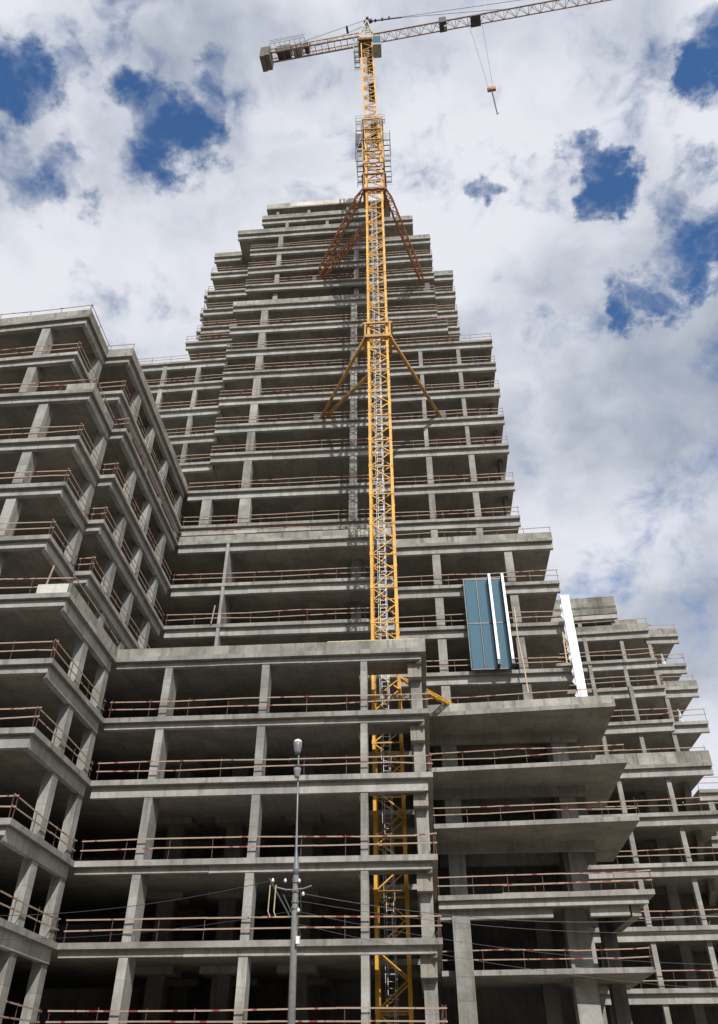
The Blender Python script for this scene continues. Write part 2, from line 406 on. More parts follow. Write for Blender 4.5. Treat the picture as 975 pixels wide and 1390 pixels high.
for k in (11, 12):
    yl = 36.9 if k == 11 else 37.3
    line = [(-46, yl), (-22.25, 36.0), (-22.25, 40.0), (-20.3, 39.97), (-20.3, 57.3)]
    edge_floor(L, Z[k], line, [(-20.3, 64), (-46, 64)], ['r', 'r', 'r', 'r'] if k == 11 else ['pr', 'pr', 'pr', 'p'], bdep=[0.42, 0.56, 0.42, 0.56], setb=0.24)
for k in range(0, 12):
    low = k < 6; hi = k >= 11 or k == 10
    xs = -18.62 if low else (-20.62 if k >= 10 else -19.62)
    ys = [(39.75, 'c'), (43.4, 'c')] if low else [(39.6, 'b'), (43.4, 'c'), (47.35, 'c'), (51.6, 'c'), (56.6, 'c')]
    for (y, t) in ys:
        if t == 'b' and not low:
            xx = -22.57 if k >= 10 else -20.62
            if k == 10: xx = -22.57
            column(L, xx - 0.55, y, xx, y + 0.7, Z[k], Z[k + 1])
        elif not low and y > 54 and k < 10: continue
        else: column(L, xs - 0.50, y, xs, y + 0.7, Z[k], Z[k + 1])
    xf = (-19.6 - 4.05) if not hi else -25.5
    if low: xf = -24.1
    yf = 36.35 if k < 10 else 36.5
    for xx in (xf, xf - 6.2, xf - 12.4, xf - 18.6):
        column(L, xx - 0.31, yf, xx + 0.31, yf + 0.9, Z[k], Z[k + 1])
    for xx in (-24.5, -31):                              # inner rows
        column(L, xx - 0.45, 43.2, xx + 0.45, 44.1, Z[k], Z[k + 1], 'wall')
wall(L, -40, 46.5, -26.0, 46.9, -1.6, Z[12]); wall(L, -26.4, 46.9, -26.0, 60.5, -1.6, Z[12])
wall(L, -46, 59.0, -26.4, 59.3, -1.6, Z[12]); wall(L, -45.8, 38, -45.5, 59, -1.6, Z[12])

# ------------------------------------------------------------------ low front block
Mb = thing('unfinished_block', 'low front block of the concrete shell with the crane mast rising through its roof', 'building', GRP)
HOLE = (-3.5, 47.1, 0.0, 50.9)
x0, x1, yb = -18.297, 0.78, 60.0
for k in range(1, 7):
    slab(Mb, Z[k], (x0, 44.0, x1, yb), HOLE)
    line = [(x0, 44.0), (x1, 44.0), (x1, 54.0)]
    o1 = offs(line, 0.3); o2 = offs(line, 0.62)
    bd = 0.60 if k == 4 else 0.33
    for i in range(2):
        beam_run(Mb, o1[i], o1[i + 1], o2[i], o2[i + 1], Z[k], bd if i == 0 else 0.5)
    mb = MB(); mb.box(-0.35, 44.75, Z[k] - 1.28, 0.46, 54.0, Z[k] + 0.015); mb.build('cross_beam', M['soffit'], Mb)
    if k < 6:
        rails(Mb, (x0 + 0.15, 44), (x1, 44), Z[k] + SL); rails(Mb, (x1, 44.1), (x1, 54), Z[k] + SL)
    else:
        parapet(Mb, (x0, 44), (x1, 44), Z[6], 0.56, 'par', (3.2, 5.5, 7.0), inset=0.003); parapet(Mb, (x1, 44.19), (x1, 54), Z[6], 0.55, 'par', inset=0.003)
for k in range(0, 6):
    for xc, w, d in ((-14.98, 0.46, 1.4), (-8.98, 0.46, 1.0), (-3.0, 0.40, 0.7)):
        fcol(Mb, xc, w, 44.34, d, k)
    column(Mb, -0.22, 45.3, 0.44, 46.3, Z[k], Z[k + 1] - 1.2)
    for yy in (50.0, 55.5):
        for xc in (-15.2, -11.5, -7.2):
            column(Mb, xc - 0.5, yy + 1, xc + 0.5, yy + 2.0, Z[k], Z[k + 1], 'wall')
            mb = MB(); mb.box(xc - 1.1, yy + 0.4, Z[k + 1] - 0.35, xc + 1.1, yy + 2.2, Z[k + 1] + 0.01); mb.build('column_head', M['soffit'], Mb)
    column(Mb, -0.25, 51.5, 0.45, 52.5, Z[k], Z[k + 1])
wall(Mb, -18.25, 58.2, 0.74, 58.5, -1.6, Z[6]); wall(Mb, 0.2, 56, 0.5, 58.2, -1.6, Z[6])
mb = MB(); mb.bar((-5.2, 44.1, Z[6] + SL + 0.60), (0.4, 44.1, Z[6] + SL + 0.60), 0.12, 0.05); mb.build('edge_batten', M['timber'], Mb)

# ------------------------------------------------------------------ central stepped tower
T = thing('unfinished_tower', 'tall central tower of the grey concrete shell, stepping in floor by floor to the top', 'building', GRP)
YB = 72.0
for k in range(7, 11):                                  # T1 and E lower, y = 54.3 / 56.05
    edge_floor(T, Z[k], [(-19.27, 54.3), (-1.3, 54.3)], [(-1.3, YB), (-19.27, YB)], 'r' if k < 10 else 'pr')
    xr = {7: 11.9, 8: 12.03, 9: 12.03, 10: 12.09}[k]
    edge_floor(T, Z[k], [(-1.28, 56.05), (xr, 55.95)], [(xr, YB), (-1.28, YB)], 'r' if k < 10 else 'pr')
for k in range(11, 20):                                 # T2, y = 57.3
    xl = -20.27 if k in (11, 12) else -18.65
    edge_floor(T, Z[k], [(xl, 57.3), (-1.3, 57.3)], [(-1.3, YB + 2), (xl, YB + 2)], 'r' if k < 19 else 'p')
for k in range(11, 18):                                 # E upper, y = 58
    edge_floor(T, Z[k], [(-1.28, 58.0), (10.08, 57.95)], [(10.08, YB), (-1.28, YB)], 'r')
def bits(k, pieces):
    for (xa, ya, xb, yb2, md) in pieces:
        pm = 'par'
        edge_floor(T, Z[k], [(xa, ya), (xb, yb2)], [(xb, YB + 4), (xa, YB + 4)], md, pm=pm)
bits(18, [(-1.28, 58.7, 5.6, 58.6, 'r'), (5.62, 59.1, 6.95, 59.1, 'r')])
bits(19, [(-1.28, 59.7, 4.64, 59.75, 'r'), (4.66, 59.95, 7.03, 59.95, 'r')])
bits(20, [(-17.6, 57.45, -1.3, 57.45, 'r'), (-1.28, 59.9, 4.65, 59.95, 'r'), (4.67, 60.2, 7.08, 60.2, 'r')])
bits(21, [(-17.68, 57.8, -1.3, 57.6, 'r'), (-1.28, 60.15, 4.75, 60.1, 'r'), (4.77, 60.5, 7.09, 60.5, 'p')])
bits(22, [(-17.76, 57.95, -1.3, 57.9, 'r'), (-1.28, 60.3, 4.77, 60.25, 'r')])
bits(23, [(-19.68, 58.05, -1.3, 57.95, 'p'), (-1.28, 60.45, 4.75, 60.4, 'p')])
bits(24, [(-16.95, 58.6, -1.3, 58.5, 'p'), (-1.28, 60.0, 2.68, 60.0, 'p')])
# roof: thin slab with a pale upstand, dull for the first bay
slab(T, Z[25], [(-16.75, 59.6), (-0.2, 59.4), (-0.2, YB), (-16.75, YB)])
parapet(T, (-16.75, 59.6), (-13.6, 59.56), Z[25], 0.85, 'par', (9,)); parapet(T, (-13.59, 59.56), (-0.2, 59.4), Z[25], 0.85, 'parlight', (4.5, 5.5))
# flank behind the left corner and the lower wing beside it
FL = {18: (-24.1, None, 59.1), 19: (-23.1, -23.75, 60.2), 20: (-23.35, -23.87, 60.6), 21: (-23.35, -23.9, 60.9), 22: (-23.38, None, 60.95), 23: (-23.4, None, 61.2)}
for k, (xa, xo, y) in FL.items():
    xr = -18.70 if k < 20 else -17.75
    xb = {23: -19.72}.get(k, xr)
    ln = [(xa, y), (xb, y - 0.05)]
    edge_floor(T, Z[k], ln, [(xb, YB + 1), (xa, YB + 1)], 'p' if k == 23 else 'r')
    if xo: edge_floor(T, Z[k], [(xo, y + 0.6), (xa - 0.01, y + 0.6)], [(xa - 0.01, YB + 1), (xo, YB + 1)], 'r')
for k in range(13, 18):
    edge_floor(T, Z[k], [(-36, 58.9), (-18.70, 58.45)], [(-18.70, YB - 2), (-36, YB - 2)], 'r')
# columns
for k in range(7, 10):
    for xc in (1.0 + 1.33, 8.33): fcol(T, xc, 0.66, 56.4, 0.8, k)
    mb = MB(); mb.box(-15.12, 54.33, Z[k] + SL - 0.01, -14.88, 57.6, Z[k + 1] + 0.01); mb.build('blade_wall', M['col'], T)
    for xc in (-17.5, -8.5): fcol(T, xc, 1.0, 60.5, 1.0, k)
    fcol(T, -4.5, 0.8, 57.6, 0.8, k)
for xc in (2.33, 8.33): fcol(T, xc, 0.66, 56.4, 0.8, 6)
for k in (10,):
    for xc in (2.4, 6.4): fcol(T, xc, 0.6, 58.33, 0.8, k)
for k in range(11, 17):
    w = 0.56 if k < 13 else 0.40
    for xc in (2.33, 6.35): fcol(T, xc + (0.1 if k < 13 else 0), w, 58.33, 0.7, k)
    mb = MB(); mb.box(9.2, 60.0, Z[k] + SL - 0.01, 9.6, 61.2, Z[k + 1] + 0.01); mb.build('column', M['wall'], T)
for k in range(10, 19):
    w = 1.05 if k == 11 else 0.76
    fcol(T, -14.78 if k == 11 else -14.95, w, 57.63, 0.8, k)
    fcol(T, -4.78, 0.78 if k == 11 else 0.68, 57.63, 0.7, k)
    if k == 11: fcol(T, -18.4, 0.9, 57.63, 0.8, k)
for k in (19, 20, 21, 22):
    fcol(T, -14.1, 0.54, 58.3, 0.7, k); fcol(T, -4.57, 0.52, 58.3, 0.7, k)
fcol(T, -13.62, 0.38, 58.9, 0.5, 23)
for xc in (-15.25, -11.05, -5.85, -1.6): fcol(T, xc, 0.38, 59.9, 0.4, 24)
fcol(T, -8.4, 0.38, 58.95, 0.5, 23)
for k in range(12, 17):
    for xc in (-25.72, -21.9, -29.6): fcol(T, xc, 0.44, 58.85, 0.5, k)
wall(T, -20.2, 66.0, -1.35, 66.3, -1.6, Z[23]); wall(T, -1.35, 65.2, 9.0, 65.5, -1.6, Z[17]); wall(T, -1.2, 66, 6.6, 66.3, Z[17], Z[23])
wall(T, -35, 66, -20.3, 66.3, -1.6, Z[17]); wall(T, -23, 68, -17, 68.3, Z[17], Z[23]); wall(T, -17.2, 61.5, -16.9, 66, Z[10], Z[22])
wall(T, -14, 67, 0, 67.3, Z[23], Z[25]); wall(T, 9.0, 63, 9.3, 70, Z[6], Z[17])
for k in range(11, 22):                                 # inner columns, in the darkened interior concrete
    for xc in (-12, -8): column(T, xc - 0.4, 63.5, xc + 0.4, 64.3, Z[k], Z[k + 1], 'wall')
# openings with dark steel anchor boxes where the crane struts land
for (x, y, zz) in ((-8.5, 58.2, 54.0), (4.0, 58.6, 54.0), (-9.5, 58.6, 77.4), (3.7, 60.8, 77.4)):
    mb = MB(); mb.box(x - 0.35, y, zz - 0.5, x + 0.45, y + 0.3, zz + 1.1); mb.build('anchor_box', M['dark'], T)

# ------------------------------------------------------------------ cantilevered block beside the crane
D = thing('unfinished_annex', 'low concrete annex right of the crane, thick slabs cantilevered over wide bare soffits', 'building', GRP)
for k in range(3, 7):
    line = [(0.83, 54.2), (13.7, 53.35), (13.9, 64.0)]
    edge_floor(D, Z[k], line, [(0.83, 64.0)], ['r', ''] if k < 6 else ['pr', 'p'], beam=False)
    if k > 3:
        wz = MB(); wz.box(0.9, 57.9, Z[k] - 0.62, 11.6, 58.3, Z[k] + 0.02); wz.build('cross_beam', M['soffit'], D)
        wz = MB(); wz.box(1.2, 60.4, Z[k] - 0.9, 12.0, 60.8, Z[k] + 0.02); wz.build('cross_beam', M['soffit'], D)
ln = [(0.83, 54.2), (9.0, 53.66)]
for (xa, ya, xb, yb2) in ((0.85, 54.9, 7.7, 54.45), (9.9, 54.3, 12.2, 54.15)):
    mb = MB(); mb.hexa([(xa, ya, Z[3] - 0.95), (xb, yb2, Z[3] - 0.95), (xb, yb2 + .5, Z[3] - 0.95), (xa, ya + .5, Z[3] - 0.95), (xa, ya, Z[3] + .02), (xb, yb2, Z[3] + .02), (xb, yb2 + .5, Z[3] + .02), (xa, ya + .5, Z[3] + .02)])
    mb.build('cross_beam', M['beam'], D)
mb = MB(); o1 = offs(ln + [(13.7, 53.35)], 0.25)
mb.hexa([(0.85, 54.46, Z[3] - 0.42), (13.3, 53.66, Z[3] - 0.42), (13.3, 54.0, Z[3] - 0.42), (0.85, 54.8, Z[3] - 0.42), (0.85, 54.46, Z[3] + .02), (13.3, 53.66, Z[3] + .02), (13.3, 54.0, Z[3] + .02), (0.85, 54.8, Z[3] + .02)])
mb.build('edge_beam', M['beam'], D)
mb = MB(); mb.bar((12.6, 54.2, Z[3] - 0.5), (12.3, 62, Z[3] - 0.5), 0.55, 1.0); mb.build('cross_beam', M['soffit'], D)
for k in range(0, 6):
    if k in (1, 2): continue
    if k:
        column(D, 1.75, 58.32, 2.89, 59.3, Z[k], Z[k + 1]); column(D, 9.77, 58.32, 10.9, 59.5, Z[k], Z[k + 1])
    else:
        column(D, 1.63, 54.75, 2.70, 55.6, -1.9, Z[3]); column(D, 8.75, 57.0, 10.1, 58.2, -1.9, Z[3])
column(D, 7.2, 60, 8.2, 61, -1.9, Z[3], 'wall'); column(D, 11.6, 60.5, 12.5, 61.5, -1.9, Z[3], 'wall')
wall(D, 0.85, 62.6, 9.8, 62.9, -1.6, Z[6]); wall(D, 9.5, 58.6, 9.8, 62.6, Z[3], Z[6])
for k in (1, 2):  # lower floors continue the levels, added to darken the tall open bay
    edge_floor(D, Z[k], [(0.83, 55.9), (13.2, 55.2)], [(13.4, 64.0), (0.83, 64.0)], 'r', beam=False)
for k in (3,): rails(D, (4.9, 55.4), (13.0, 54.9), Z[k] + SL - 0.25)
# ------------------------------------------------------------------ far right stepped wing
Rw = thing('unfinished_wing', 'far right wing of the concrete shell, terraces stepping down behind the white cladding strip', 'building', GRP)
def rp(k, ln, md, **kw):
    yb3 = 84.0
    edge_floor(Rw, Z[k], ln, [(ln[-1][0], yb3), (ln[0][0], yb3)], md, **kw)
XL = 9.95
rp(1, [(XL, 66.2), (24.2, 65.9)], 'r'); rp(2, [(XL, 66.2), (24.2, 65.9)], 'r')
for k in (3, 4, 5): rp(k, [(XL, 66.4), (24.2, 65.6)], 'r')
rp(6, [(XL, 66.8), (23.62, 66.1)], 'p', ph=0.95)
rails(Rw, (XL, 66.9), (23.5, 66.25), Z[6] + SL + 0.30)
rp(7, [(13.5, 67.2), (21.63, 66.62)], 'r'); rp(7, [(21.65, 67.35), (24.66, 67.2)], 'r')
rp(8, [(13.5, 69.2), (22.27, 68.5)], 'r'); rp(8, [(22.29, 69.05), (25.28, 68.95)], 'p')
rp(9, [(13.5, 71.3), (22.85, 70.75)], 'r'); rp(9, [(22.87, 72.2), (25.97, 72.2)], 'r')
rp(10, [(13.5, 73.4), (23.5, 72.75)], 'pr'); rp(10, [(23.52, 74.25), (26.73, 74.25)], 'p')
slab(Rw, Z[11], [(13.5, 75.4), (21.42, 74.95), (21.42, 84), (13.5, 84)])
parapet(Rw, (13.5, 75.4), (21.42, 74.95), Z[11] - 0.9, 2.0, 'par', (2.2, 3.0))
mb = MB(); mb.hexa([(13.5, 75.5, Z[11] - 1.15), (21.4, 75.03, Z[11] - 1.15), (21.4, 75.4, Z[11] - 1.15), (13.5, 75.87, Z[11] - 1.15), (13.5, 75.5, Z[11] - .6), (21.4, 75.03, Z[11] - .6), (21.4, 75.4, Z[11] - .6), (13.5, 75.87, Z[11] - .6)]); mb.build('edge_beam', M['beam'], Rw)
parapet(Rw, (20.9, 76.5), (23.7, 76.5), Z[10] + 0.6, 2.3, 'par', (9,), th=0.25); mb = MB(); mb.box(23.45, 76.76, Z[10] + SL, 23.7, 80, Z[10] + SL + 2.9); mb.build('parapet', M['par'], Rw)
rails(Rw, (24.0, 74.4), (26.7, 74.4), Z[10] + SL + PAR - 0.4); rails(Rw, (22.3, 69.2), (25.2, 69.1), Z[8] + SL + PAR - 0.45)
for k in range(0, 6):
    for xc in (11.9, 16.2, 20.15): fcol(Rw, xc, 0.36, 66.55 if k < 5 else 67.0, 0.45, k)
    for xc in (14, 20): column(Rw, xc - .4, 72.5, xc + .4, 73.3, Z[k], Z[k + 1])
for xc in (15.8, 18.9): fcol(Rw, xc, 0.34, 67.45, 0.45, 6)
fcol(Rw, 21.75, 0.34, 67.75, 0.45, 6)
for xc in (15.9, 19.05): fcol(Rw, xc, 0.34, 67.8, 0.45, 7, Z[8] - 0.0)
fcol(Rw, 22.45, 0.34, 69.4, 0.45, 7); fcol(Rw, 23.1, 0.34, 72.5, 0.45, 8)
for xc in (16.7, 19.9): fcol(Rw, xc, 0.34, 71.2, 0.45, 8)
for xc in (17.2, 20.75): fcol(Rw, xc, 0.35, 73.4, 0.45, 9)
fcol(Rw, 23.75, 0.34, 74.6, 0.45, 9)
for xc in (17.5, 20.97): fcol(Rw, xc, 0.36, 75.5, 0.45, 10, Z[11] - 0.9)
wall(Rw, 9.9, 76, 24.3, 76.3, -1.6, Z[6]); wall(Rw, 13, 78.5, 22, 78.8, Z[7], Z[11])
for k in range(6, 10):
    column(Rw, 23.2 + 0.25 * (k - 6), 73 + 2 * (k - 6), 23.9 + 0.25 * (k - 6), 74.5 + 2 * (k - 6), Z[k], Z[k + 1])
# lower terrace set back at the picture edge
R2 = thing('unfinished_wing', 'low concrete terraces at the right picture edge, set back beyond the stepped wing', 'building', GRP)
for k in range(1, 7):
    edge_floor(R2, Z[k], [(24.4, 73.2), (40, 72.8)], [(40, 86), (24.4, 86)], 'r', setb=0.3)
    for xc in (25.3, 29.5, 33.7): fcol(R2, xc, 0.5, 73.6, 0.6, k - 1)
    mb = MB(); mb.bar((22.5, 70.2, Z[k] - 0.45), (24.6, 78.5, Z[k] - 0.45), 0.5, 0.9); mb.build('cross_beam', M['soffit'], R2)
wall(R2, 24.5, 81, 40, 81.3, -1.6, Z[6])

# ------------------------------------------------------------------ tower crane
C = thing('tower_crane', 'yellow tower crane standing in front of the tower, long jib pointing right', 'tower crane')
MX, MY = -1.81, 49.0
def mast_section(x, y, z, h, w, lean=0.0, m='yellow', leg=0.19, flip=False):
    mb = MB(); hw = w / 2 - leg / 2
    cs = [(-hw, -hw), (hw, -hw), (hw, hw), (-hw, hw)]
    def P(c, t): return Vector((x + c[0] + lean * t, y + c[1], z + h * t))
    for c in cs: mb.bar(P(c, 0), P(c, 1.0), leg, leg)
    for i in range(4):
        a, b = cs[i], cs[(i + 1) % 4]
        mb.bar(P(a, 0.99), P(b, 0.99), 0.08, 0.08)
        if i in (0, 2):
            s_, e_ = (a, b) if i == 0 else (b, a)
            mb.bar(P(s_, 0.0), P(e_, 0.5), 0.07); mb.bar(P(e_, 0.5), P(s_, 0.98), 0.07)
        else:
            mb.bar(P(a, 0.0), P(b, 0.5), 0.06); mb.bar(P(b, 0.5), P(a, 0.98), 0.06)
    for c in cs:                                         # bolted joint collars
        p = P(c, 0.0); mb.box(p.x - leg * .62, p.y - leg * .62, p.z - 0.13, p.x + leg * .62, p.y + leg * .62, p.z + 0.13)
    o = mb.build('mast_section', M[m], C)
    ld = MB(); lx = -0.12; ly = 0.25                       # ladder with hoops
    for dx in (-0.2, 0.2): ld.bar(P((lx + dx, ly), 0), P((lx + dx, ly), 1), 0.035)
    for r in range(9): ld.bar(P((lx - .2, ly), (r + .5) / 9), P((lx + .2, ly), (r + .5) / 9), 0.025)
    for t in (0.2, 0.6): 
        q = [P((lx - .32, ly), t), P((lx - .32, ly - .55), t), P((lx + .32, ly - .55), t), P((lx + .32, ly), t)]
        for i in range(3): ld.bar(q[i], q[i + 1], 0.03)
    for dx in (-0.3, 0.3): ld.bar(P((lx + dx, ly - .55), 0), P((lx + dx, ly - .55), 1), 0.025)
    ld.build('ladder', M['galv'], o)
    return o
z = -1.6; nsec = 0
while z < 92.0:
    mast_section(MX, MY, z, 2.75, 1.87); z += 2.75
zi = z - 2.0; LEAN = 0.60 / 33.0
zz = 90.0
while zz < 115:
    mast_section(MX - (zz - 84) * LEAN, MY, zz, 2.6, 1.66, -2.6 * LEAN, leg=0.17)
    if int(zz) % 2 == 0:
        xx = MX - (zz - 84) * LEAN
        mb = MB(); mb.box(xx - 0.1, MY - 0.6, zz + 1.2, xx + 0.65, MY + 0.6, zz + 1.3); mb.build('rest_platform', M['dark'], C)
    zz += 2.6
ztop = zz
# climbing cage with walkways
mb = MB(); w = 1.18
for (dx, dy) in ((-w, -w), (w, -w), (w, w), (-w, w)): mb.bar((MX + dx, MY + dy, 83.6), (MX - .15 + dx, MY + dy, 94.0), 0.16)
for q, zq in enumerate((83.8, 86.4, 89.0, 91.4, 93.8)):
    for i in range(4):
        cs = [(-w, -w), (w, -w), (w, w), (-w, w)]; a, b = cs[i], cs[(i + 1) % 4]
        mb.bar((MX + a[0], MY + a[1], zq), (MX + b[0], MY + b[1], zq), 0.14)
        if q < 4: mb.bar((MX + a[0], MY + a[1], zq), (MX + b[0], MY + b[1], zq + 2.5), 0.08)
cage = mb.build('climbing_frame', M['ochre'], C)
def walkway(x0, y0, x1, y1, zb, h=1.1, levels=1, hh=2.6):
    for l in range(levels):
        zf = zb + l * hh
        mb = MB(); ns = max(3, int((y1 - y0) / 0.55))
        for i in range(ns): mb.box(x0, y0 + (y1 - y0) * (i + .25) / ns, zf, x1, y0 + (y1 - y0) * (i + .45) / ns, zf + 0.04)
        n = 5
        for i in range(n + 1):
            for (xx, yy) in ((x0 + (x1 - x0) * i / n, y0), (x0 + (x1 - x0) * i / n, y1)): mb.bar((xx, yy, zf), (xx, yy, zf + h), 0.04)
        for hz in (0.55, 1.1):
            for a, b in (((x0, y0), (x1, y0)), ((x1, y0), (x1, y1)), ((x1, y1), (x0, y1)), ((x0, y1), (x0, y0))): mb.bar((a[0], a[1], zf + hz), (b[0], b[1], zf + hz), 0.035)
        mb.build('walkway', M['grey'], C)
walkway(MX - 1.95, MY - 1.6, MX - 1.25, MY + 1.6, 84.0, levels=3, hh=3.4)
walkway(MX + 1.25, MY - 1.6, MX + 1.95, MY + 1.6, 83.6, levels=2, hh=4.6)
walkway(MX - 2.0, MY - 1.9, MX + 1.5, MY - 1.2, 92.2)
for sx in (-2.0, 2.0):
    mb = MB()
    for yy in (-1.6, 1.6): mb.bar((MX + sx, MY + yy, 83.6), (MX + sx, MY + yy, 92.5 if sx < 0 else 90), 0.05)
    mb.bar((MX + sx, MY - 1.6, 84), (MX + sx, MY - 1.6, 90), 0.05); mb.bar((MX + sx, MY - 1.6, 85), (MX + sx * .6, MY - 1.6, 90), 0.05)
    mb.build('walkway_frame', M['grey'], C)
mb = MB(); mb.box(MX - 1.95, MY - 1.5, 88.6, MX - 1.15, MY - 0.4, 89.9); mb.build('hydraulic_pump', M['dark'], C)
# wall-tie collars and struts
def collar(zc, top, m):
    mb = MB(); w = 1.12
    for i in range(4):
        cs = [(-w, -w), (w, -w), (w, w), (-w, w)]; a, b = cs[i], cs[(i + 1) % 4]
        mb.bar((MX + a[0], MY + a[1], zc), (MX + b[0], MY + b[1], zc), 0.28, 0.32)
        mb.bar((MX + a[0] * 1.15, MY + a[1], top), (MX + b[0] * 1.15, MY + b[1], top), 0.18, 0.20)
        mb.bar((MX + a[0], MY + a[1], zc), (MX + a[0], MY + a[1], top), 0.16)
    return mb.build('tie_collar', m, C)
collar(54.6, 56.4, M['ochre']); collar(78.6, 81.6, M['rust'])
def pipe_strut(a, b, m):
    mb = MB(); mb.tube([a, b], 0.17, 10); o = mb.build('tie_strut', m, C, True); return o
def truss_strut(a, b, w, m, n=16, ch=0.095):
    a = Vector(a); b = Vector(b); d = (b - a); ln = d.length; d.normalize()
    x = d.cross(Vector((0, 0, 1))).normalized(); y = x.cross(d).normalized(); mb = MB()
    def pt(i, c):
        t = i / n; k = min(1.0, min(t, 1 - t) * 7 + 0.12) * w / 2
        return a + d * (ln * t) + x * (c[0] * k) + y * (c[1] * k)
    cs = [(-1, -1), (1, -1), (1, 1), (-1, 1)]
    for i in range(n):
        for j, c in enumerate(cs):
            mb.bar(pt(i, c), pt(i + 1, c), ch)
            c2 = cs[(j + 1) % 4]
            mb.bar(pt(i, c), pt(i, c2), 0.055)
            mb.bar(pt(i, c) if (i + j) % 2 else pt(i, c2), pt(i + 1, c2) if (i + j) % 2 else pt(i + 1, c), 0.06)
    return mb.build('tie_strut', m, C)
pipe_strut((MX - 1.1, MY - 1.0, 54.6), (-8.25, 58.1, 54.1), M['ochre'])
pipe_strut((MX + 1.1, MY + 1.0, 54.5), (-8.0, 58.15, 54.1), M['ochre'])
pipe_strut((MX + 1.1, MY - 1.0, 54.6), (3.85, 58.4, 54.1), M['ochre'])
truss_strut((MX - 1.1, MY - 1.0, 79.2), (-9.3, 58.6, 77.8), 0.62, M['rust'])
truss_strut((MX + 1.1, MY + 1.1, 79.0), (-8.9, 58.65, 77.8), 0.62, M['rust'])
truss_strut((MX + 1.1, MY - 1.0, 79.2), (3.5, 60.7, 77.8), 0.62, M['rust'])
truss_strut((MX + 0.9, MY + 0.6, 22.5), (3.3, 55.6, 22.55), 0.22, M['yellow'], 9, 0.055)
# slewing platform, cab, apex
TX = MX - (ztop - 84) * LEAN
mb = MB(); mb.box(TX - 1.25, MY - 1.2, ztop, TX + 1.15, MY + 1.2, ztop + 0.5); mb.tube([(TX, MY, ztop + .5), (TX, MY, ztop + 1.3)], 0.95, 20)
mb.build('slewing_ring', M['dark'], C)
TT = ztop + 1.3
mb = MB(); mb.box(TX - 0.95, MY - 0.9, TT, TX + 0.95, MY + 0.9, TT + 0.5)
for sx in (-.9, .9): 
    mb.bar((TX + sx, MY - .85, TT), (TX + sx, MY - .85, TT + 2.2), 0.2); mb.bar((TX + sx, MY + .85, TT), (TX + sx, MY + .85, TT + 2.2), 0.2)
mb.build('slewing_platform', M['yellow'], C)
TC = TT - 3.0
mb = MB(); cx = TX + 1.45
mb.hexa([(cx - .55, MY - 2.0, TC - 2.1), (cx + .55, MY - 2.0, TC - 2.1), (cx + .55, MY - .3, TC - 2.3), (cx - .55, MY - .3, TC - 2.3), (cx - .6, MY - 2.2, TC + .1), (cx + .6, MY - 2.2, TC + .1), (cx + .6, MY - .3, TC + .1), (cx - .6, MY - .3, TC + .1)])
cab = mb.build('operator_cab', M['grey'], C)
mb = MB(); mb.hexa([(cx - .5, MY - 2.06, TC - 1.7), (cx + .5, MY - 2.06, TC - 1.7), (cx + .5, MY - 2.0, TC - 1.7), (cx - .5, MY - 2.0, TC - 1.7), (cx - .5, MY - 2.23, TC - .1), (cx + .5, MY - 2.23, TC - .1), (cx + .5, MY - 2.17, TC - .1), (cx - .5, MY - 2.17, TC - .1)]); mb.build('cab_window', M['glass'], cab)
walkway(TX - 1.75, MY - 1.3, TX - 1.05, MY + 1.3, TC - 2.0, 1.1, 2, 2.0)
mb = MB()
for sx in (-1.7,): 
    for yy in (-1.3, 1.3): mb.bar((TX + sx, MY + yy, TC - 2.0), (TX + sx, MY + yy, TC + 3.2), 0.06)
mb.build('walkway_frame', M['grey'], C)
JZ = 118.1
J0 = Vector((TX, 48.3 + 0.5, JZ)); jd = Vector((29.7, -2.8, 0.35)).normalized(); jn = Vector((-jd.y, jd.x, 0)).normalized()
AP = Vector((-2.25, MY, 124.6))
mb = MB()
for s_ in (-.8, .8):
    mb.bar(J0 + jd * -.9 + jn * s_ + Vector((0, 0, .2)), AP + jn * s_ * .35, 0.16); mb.bar(J0 + jd * .9 + jn * s_ + Vector((0, 0, .2)), AP + jn * s_ * .35, 0.16)
    for t in (.3, .55, .8):
        mb.bar((J0 + jd * -.9 + jn * s_).lerp(AP, t), (J0 + jd * .9 + jn * s_).lerp(AP, t), 0.08)
for t in (.3, .55, .8): mb.bar((J0 + jd * .9 + jn * .8).lerp(AP, t), (J0 + jd * .9 - jn * .8).lerp(AP, t), 0.08)
mb.build('apex_frame', M['jib'], C)
mb = MB(); mb.bar(AP + Vector((0, -.6, .2)), AP + Vector((0, .6, .2)), 0.4); mb.bar(AP + Vector((-.4, 0, -.3)), AP + Vector((.6, 0, .4)), 0.5, 0.5)
mb.bar(AP + jd * .2 + Vector((0, 0, .1)), AP + jd * 5.0 + Vector((0, 0, -.6)), 0.14, 0.2)
for q in (1.2, 2.2, 3.2): mb.bar(AP + jd * q + Vector((0, -.2, 0)), AP + jd * q + Vector((0, .2, -.1)), 0.25)
mb.build('apex_sheave', M['dark'], C)
